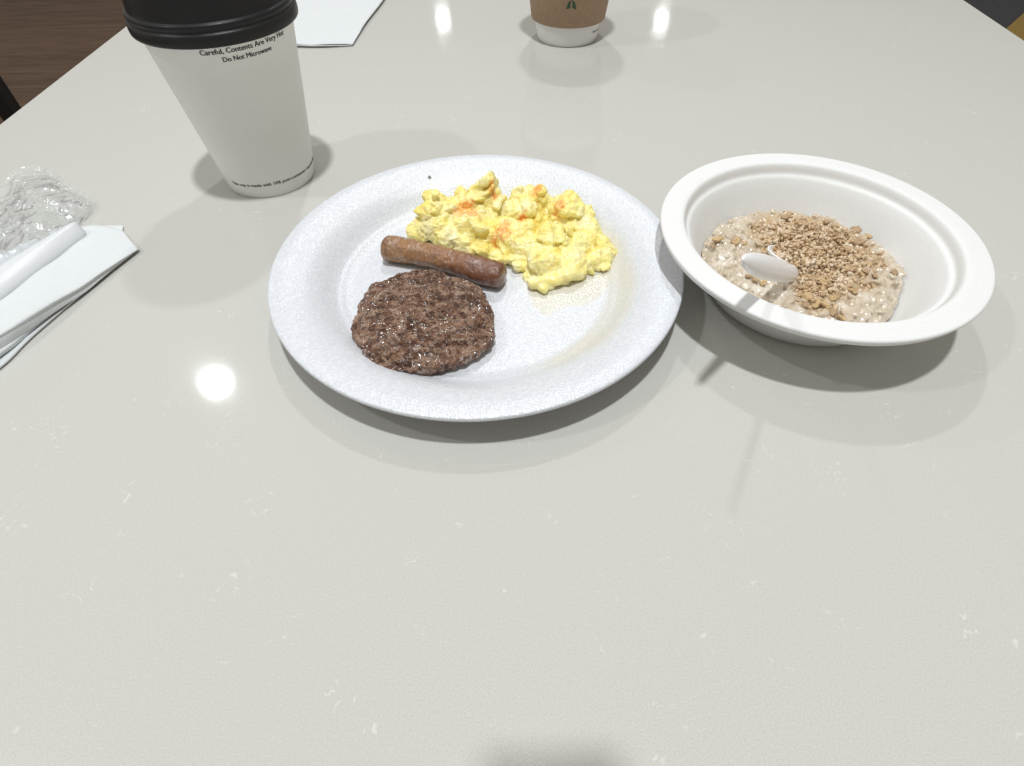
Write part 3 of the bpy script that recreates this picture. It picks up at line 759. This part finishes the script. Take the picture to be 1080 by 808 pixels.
def handle(name, p0, p1, w0, w1, hgt, label):
    ax = (p1-p0); Lh = ax.length; ax.normalize(); sd = ax.cross(Vector((0, 0, 1))).normalized(); u_ = sd.cross(ax)
    vs, fs = [], []; NU = 50
    sec = [(-1, -1), (-.99, -.55), (-.93, -.25), (-.60, .25), (-.30, .64), (-.18, .76), (-.05, .80), (.12, .78), (.40, .62), (.75, .30), (.93, -.05), (.99, -.5), (1, -1)]
    for i in range(NU):
        t_ = i/(NU-1); w = w0+(w1-w0)*t_; s_ = t_*Lh; e = 1
        if s_ < .006: e = math.sqrt(max(.0004, 1-(1-s_/.006)**2))
        for a, b in sec: vs.append(p0+ax*s_+sd*(a*w*e)+u_*(b*hgt*(.55+.45*e)))
    K = len(sec)
    for i in range(NU-1):
        for j in range(K-1):
            a_ = i*K+j; fs.append((a_, a_+1, a_+K+1, a_+K))
    o = mesh(name, vs, fs, M['cutlery'], loc=(p0+p1)/2)
    md = o.modifiers.new('thickness', 'SOLIDIFY'); md.thickness = .0011; md.offset = -1
    tag(o, label, 'plastic cutlery', 'white plastic cutlery from the torn pack'); return o
handle('plastic_knife', P(84, 238, .0080), P(-75, 340, .0165), .0062, .0150, .0050, 'wide white plastic cutlery handle lying along the folded napkin')
handle('plastic_fork', P(44, 254, .0055), P(-75, 312, .0100), .0042, .0080, .0036, 'narrow white plastic cutlery handle under the crinkled clear film')

# crinkled clear film
fl_px = [[(-70, 292, 3), (-40, 250, 3), (-5, 214, 3), (14, 187, 5), (32, 178, 5)],
         [(-70, 305, 14), (-30, 262, 12), (10, 225, 10), (30, 200, 11), (50, 180, 4)],
         [(-70, 312, 20), (-20, 276, 17), (22, 240, 12), (50, 214, 12), (76, 198, 4)],
         [(-70, 322, 21), (-10, 284, 17), (34, 254, 12), (64, 228, 8), (99, 213, 3)],
         [(-70, 330, 17), (0, 291, 13), (44, 260, 9), (70, 240, 5), (88, 232, 2)]]
curves = [[P(u, v, z*.001) for u, v, z in row] for row in fl_px]
NF = 170
rows = [cr(c, NF) for c in curves]
grid = [cr([r[i] for r in rows], NF) for i in range(NF)]
def crease(w, sc_, ang, seed, st=3.2):
    ca, sa = math.cos(ang), math.sin(ang)
    return abs(noise.noise(Vector((w.x*ca+w.y*sa, (-w.x*sa+w.y*ca)/st, seed*.01))*sc_+Vector((seed, seed*2.3, 0))))
vs, fs = [], []
for i in range(NF):
    for j in range(NF):
        p = grid[i][j]; w = Vector((p.x, p.y, 0))
        d1 = noise.voronoi(w*80)[0]; d2 = noise.voronoi(w*190+Vector((3, 3, 0)))[0]
        fold = -.0030*(d1[1]-d1[0])-.0007*(d2[1]-d2[0])-.0046*crease(w, 75, .9, 3)-.0032*crease(w, 110, 2.1, 11)-.0020*crease(w, 170, .2, 23)-.0005*crease(w, 330, 1.4, 31, 2)
        e = min(i, NF-1-i, j, NF-1-j)/14
        p = p+Vector((.0007*noise.noise(w*160), .0007*noise.noise(w*160+Vector((9, 0, 0))), fold*min(1, .3+e)+.0040)); p.z = max(p.z, .0006)
        vs.append(p)
for i in range(NF-1):
    for j in range(NF-1):
        a_ = i*NF+j; fs.append((a_, a_+1, a_+NF+1, a_+NF))
film = mesh('plastic_wrapper', vs, fs, M['film'], loc=P(40, 235, 0), smooth=True)
tag(film, 'crinkled clear plastic cutlery wrapper, torn open, at the left of the table', 'wrapper')

# ------------------------------------------------------------------ the phone taking the picture (behind the lens, only its shadow falls in view)
ph = bmesh.new(); bmesh.ops.create_cube(ph, size=1)
for v in ph.verts: v.co = Vector((v.co.x*.082, v.co.y*.150, v.co.z*.008))
bmesh.ops.bevel(ph, geom=[e for e in ph.edges if abs(e.verts[0].co.z-e.verts[1].co.z) > .004], offset=.022, segments=12, affect='EDGES')
me = bpy.data.meshes.new('smartphone'); ph.to_mesh(me); ph.free()
o = link('smartphone', me, M['phone'], smooth=False)
mm = Matrix((RT, UP, -FWD)).transposed().to_4x4(); mm.translation = CAM-FWD*.008+RT*.012-UP*.0285
o.matrix_world = mm; tag(o, 'black smartphone held above the near edge of the table', 'phone')

# ------------------------------------------------------------------ lights: round ceiling downlights
def lamp(x, y, w, z=9*S, rad=.068, tilt=None):
    ld = bpy.data.lights.new('ceiling_downlight', 'AREA'); ld.shape = 'DISK'; ld.size = rad*2; ld.energy = w; ld.color = (.965, .99, 1.0)
    lo_ = bpy.data.objects.new('ceiling_downlight', ld); COL.objects.link(lo_); lo_.location = (x, y, z)
    if tilt: lo_.rotation_euler = (Vector(tilt)-Vector((x, y, z))).to_track_quat('-Z', 'Y').to_euler()
    return lo_
lamp(.10*S, .35*S, 25, rad=.055)
lamp(.30*S, 8.0*S, 13, rad=.055)
lamp(-7.5*S, .4*S, 11, rad=.055)
lamp(-6.85*S, 8.62*S, 3.5, rad=.060)
lamp(-3.25*S, 32.6*S, 2)
lamp(7.61*S, 31.9*S, 2)
w = bpy.data.worlds.new('World'); sc.world = w; w.use_nodes = True
bg = w.node_tree.nodes['Background']; bg.inputs[0].default_value = (1, .935, .84, 1); bg.inputs[1].default_value = .325
sc.view_settings.view_transform = 'Standard'; sc.view_settings.look = 'None'; sc.view_settings.exposure = .07; sc.view_settings.gamma = 1
sc.cycles.max_bounces = 8; sc.cycles.transparent_max_bounces = 12
sc.cycles.sample_clamp_indirect = 4
